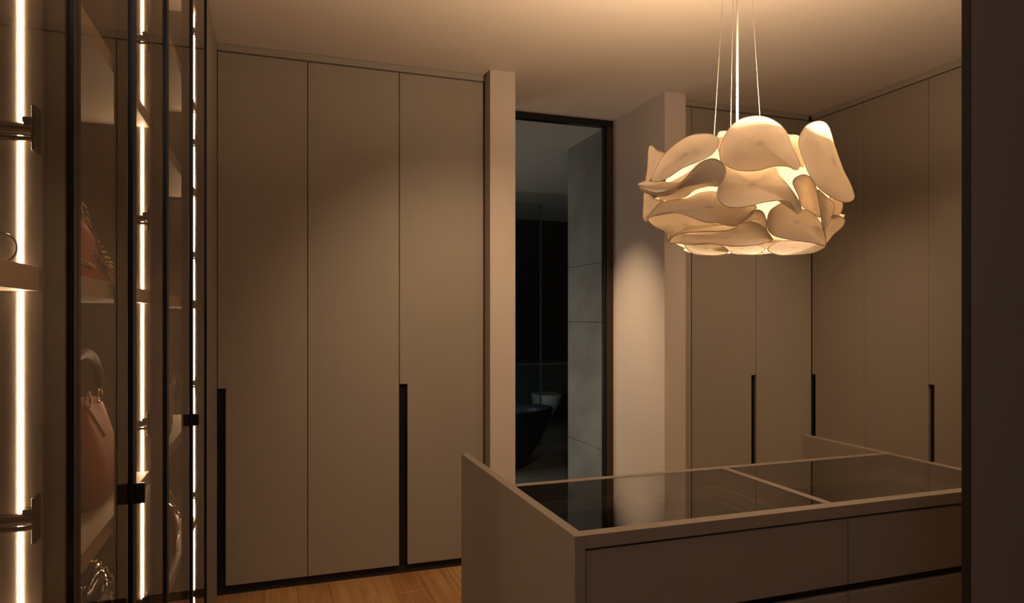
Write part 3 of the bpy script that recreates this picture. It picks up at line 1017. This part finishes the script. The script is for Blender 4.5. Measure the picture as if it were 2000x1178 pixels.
# black patent bags on the 0.61 shelf of the middle bay
z = 0.6105
for (cx, cy, hx, hy, hh, sd, lab, m) in (
        (-0.445, 1.72, 0.080, 0.20, 0.30, 1.0, 'black patent handbag with metal clasp on the lowest visible shelf', M_BLKLEATHER),):
    bb = thing('handbag', (cx, cy, z), lab, 'handbag', 'handbags in the display cabinet')
    secs = []
    for t, k in ((0.0, 0.88), (0.02, 1.0), (0.12, 1.02), (0.22, 0.97), (0.28, 0.9), (0.30, 0.8)):
        secs.append(sring(cx, cy, z + t * hh / 0.30, hx * k, hy * k, 4.0, 44, 0.008 if t > 0 else 0, sd))
    MB().rings(secs).build('bag_body', m, bb, smooth=True)
    fm = MB()
    fm.box(cx + hx + 0.004, cx + hx + 0.010, cy - hy * 0.9, cy + hy * 0.9, z + 0.12, z + hh - 0.02)
    fm.build('flap', m, bb, 0.004)
    ck = MB().torus((cx + hx + 0.016, cy + 0.02, z + 0.19), 0.018, 0.003, (1, 0, 0), 20, 6)
    ck.box(cx + hx + 0.010, cx + hx + 0.018, cy - 0.005, cy + 0.045, z + 0.15, z + 0.165)
    ck.build('clasp', M_GOLD, bb)
    cm = MB()
    chain(cm, [(cx + 0.02, cy + hy * 0.8, z + hh), (cx + 0.06, cy + 0.10, z + hh + 0.010), (cx + hx + 0.02, cy + 0.05, z + hh - 0.04), (cx + hx + 0.022, cy - 0.04, z + 0.20), (cx + hx + 0.02, cy - 0.12, z + 0.12)], 0.007, 0.002)
    cm.build('chain', M_GOLD, bb, smooth=True)
    hm = MB().tube(catmull([(cx + 0.04, cy + 0.12, z + hh - 0.03), (cx + 0.06, cy + 0.08, z + hh + 0.02), (cx + 0.07, cy + 0.0, z + hh + 0.03), (cx + 0.06, cy - 0.08, z + hh - 0.02)], False, 6), 0.004, 8)
    hm.build('handle', m, bb, smooth=True)

cl = thing('clutch', (-0.40, 1.98, 0.6105), 'small glossy clutch with pale side beside the black patent handbag', 'clutch')
MB().rings([sring(-0.40, 2.035, 0.6105 + t, a_, b_, 3.5, 32, 0.003, 3) for t, a_, b_ in ((0, 0.032, 0.065), (0.02, 0.038, 0.07), (0.16, 0.038, 0.07), (0.22, 0.028, 0.06), (0.23, 0.02, 0.05))]).build(
    'clutch_body', M_BLKLEATHER, cl, smooth=True)
MB().box(-0.361, -0.357, 1.99, 2.09, 0.74, 0.82).build('flap', M_LINEN, cl, 0.002)
MB().torus((-0.354, 2.03, 0.75), 0.012, 0.003, (1, 0, 0), 20, 6).build('clasp', M_GOLD, cl, smooth=True)

# pompon bag in the far bay on the 1.07 shelf
z = 1.0705
pb = thing('handbag', (-0.45, 2.75, z), 'olive bucket bag with cream tassels on the shelf of the far bay', 'handbag', 'handbags in the display cabinet')
MB().rings([sring(-0.420, 2.70, z + t, a_, b_, 2.6, 40, 0.006 if t > 0 else 0, 7) for t, a_, b_ in
            ((0, 0.060, 0.10), (0.015, 0.072, 0.112), (0.06, 0.077, 0.118), (0.11, 0.070, 0.11), (0.14, 0.045, 0.085), (0.155, 0.055, 0.095))]).build('bag_body', M_OLIVE, pb, smooth=True)
for (px, py, pz, s1, s2) in ((-0.347, 2.85, z + 0.155, 0.034, 1.0), (-0.352, 2.66, z + 0.165, 0.026, 5.0), (-0.350, 2.77, z + 0.19, 0.018, 9.0)):
    MB().sphere((px, py, pz), s1, 22, 16, (0.45, 1.2, 1.3), 0.7, 2.6, s2).build('tassel', M_CREAM, pb, smooth=True)
MB().tube(catmull([(-0.347, 2.82, z + 0.185), (-0.345, 2.90, z + 0.19), (-0.343, 2.96, z + 0.17), (-0.342, 2.99, z + 0.135)], False, 6), 0.004, 8).build('cord', M_CREAM, pb, smooth=True)
MB().tube(catmull([(-0.36, 2.80, z + 0.14), (-0.355, 2.78, z + 0.20), (-0.352, 2.70, z + 0.26), (-0.352, 2.60, z + 0.28), (-0.36, 2.50, z + 0.20)], False, 6), 0.004, 8).build('handle', M_OLIVE, pb, smooth=True)
MB().torus((-0.346, 2.68, z + 0.135), 0.012, 0.003, (1, 0, 0), 20, 6).build('buckle', M_GOLD, pb, smooth=True)

# brown patent pouches in the far bay on the 0.61 shelf
z = 0.6105
for i, (cy, cx, hh, lab) in enumerate(((2.86, -0.39, 0.19, 'brown patent pouch on the far bay low shelf, farther of two'), (2.60, -0.39, 0.13, 'brown patent pouch on the far bay low shelf, nearer of two'))):
    bp_ = thing('pouch', (cx, cy, z), lab, 'pouch', 'brown patent pouches')
    MB().rings([sring(cx, cy, z + t * hh, 0.048 * k, 0.10 * k, 2.6, 36, 0.012 if t > 0 else 0, i * 3 + 1) for t, k in
                ((0, 0.85), (0.08, 1.0), (0.4, 1.05), (0.7, 0.9), (0.9, 0.6), (1.0, 0.35))]).build('pouch_body', M_BROWNL, bp_, smooth=True)
    MB().torus((cx + 0.02, cy + 0.02, z + hh + 0.006), 0.03, 0.004, (1, 0.3, 0.2), 24, 8).build('handle', M_GOLD, bp_, smooth=True)

# round-handled bag in the nearest bay on the 1.575 shelf
z = 1.5755
nb = thing('handbag', (-0.44, 1.0, z), 'small dark bag with a round ring handle on the nearest shelf at far left', 'handbag', 'handbags in the display cabinet')
MB().rings([sring(-0.47, 0.90, z + t, a_, b_, 2.8, 36, 0.003 if t > 0 else 0, 6) for t, a_, b_ in
            ((0, 0.04, 0.09), (0.01, 0.045, 0.095), (0.03, 0.042, 0.09), (0.045, 0.03, 0.08))]).build('bag_body', M_OLIVE, nb, smooth=True)
MB().torus((-0.363, 1.140, z + 0.0225), 0.0205, 0.0015, (0.1, 1, 0), 40, 8).build('ring_handle', M_HINGE, nb, smooth=True)
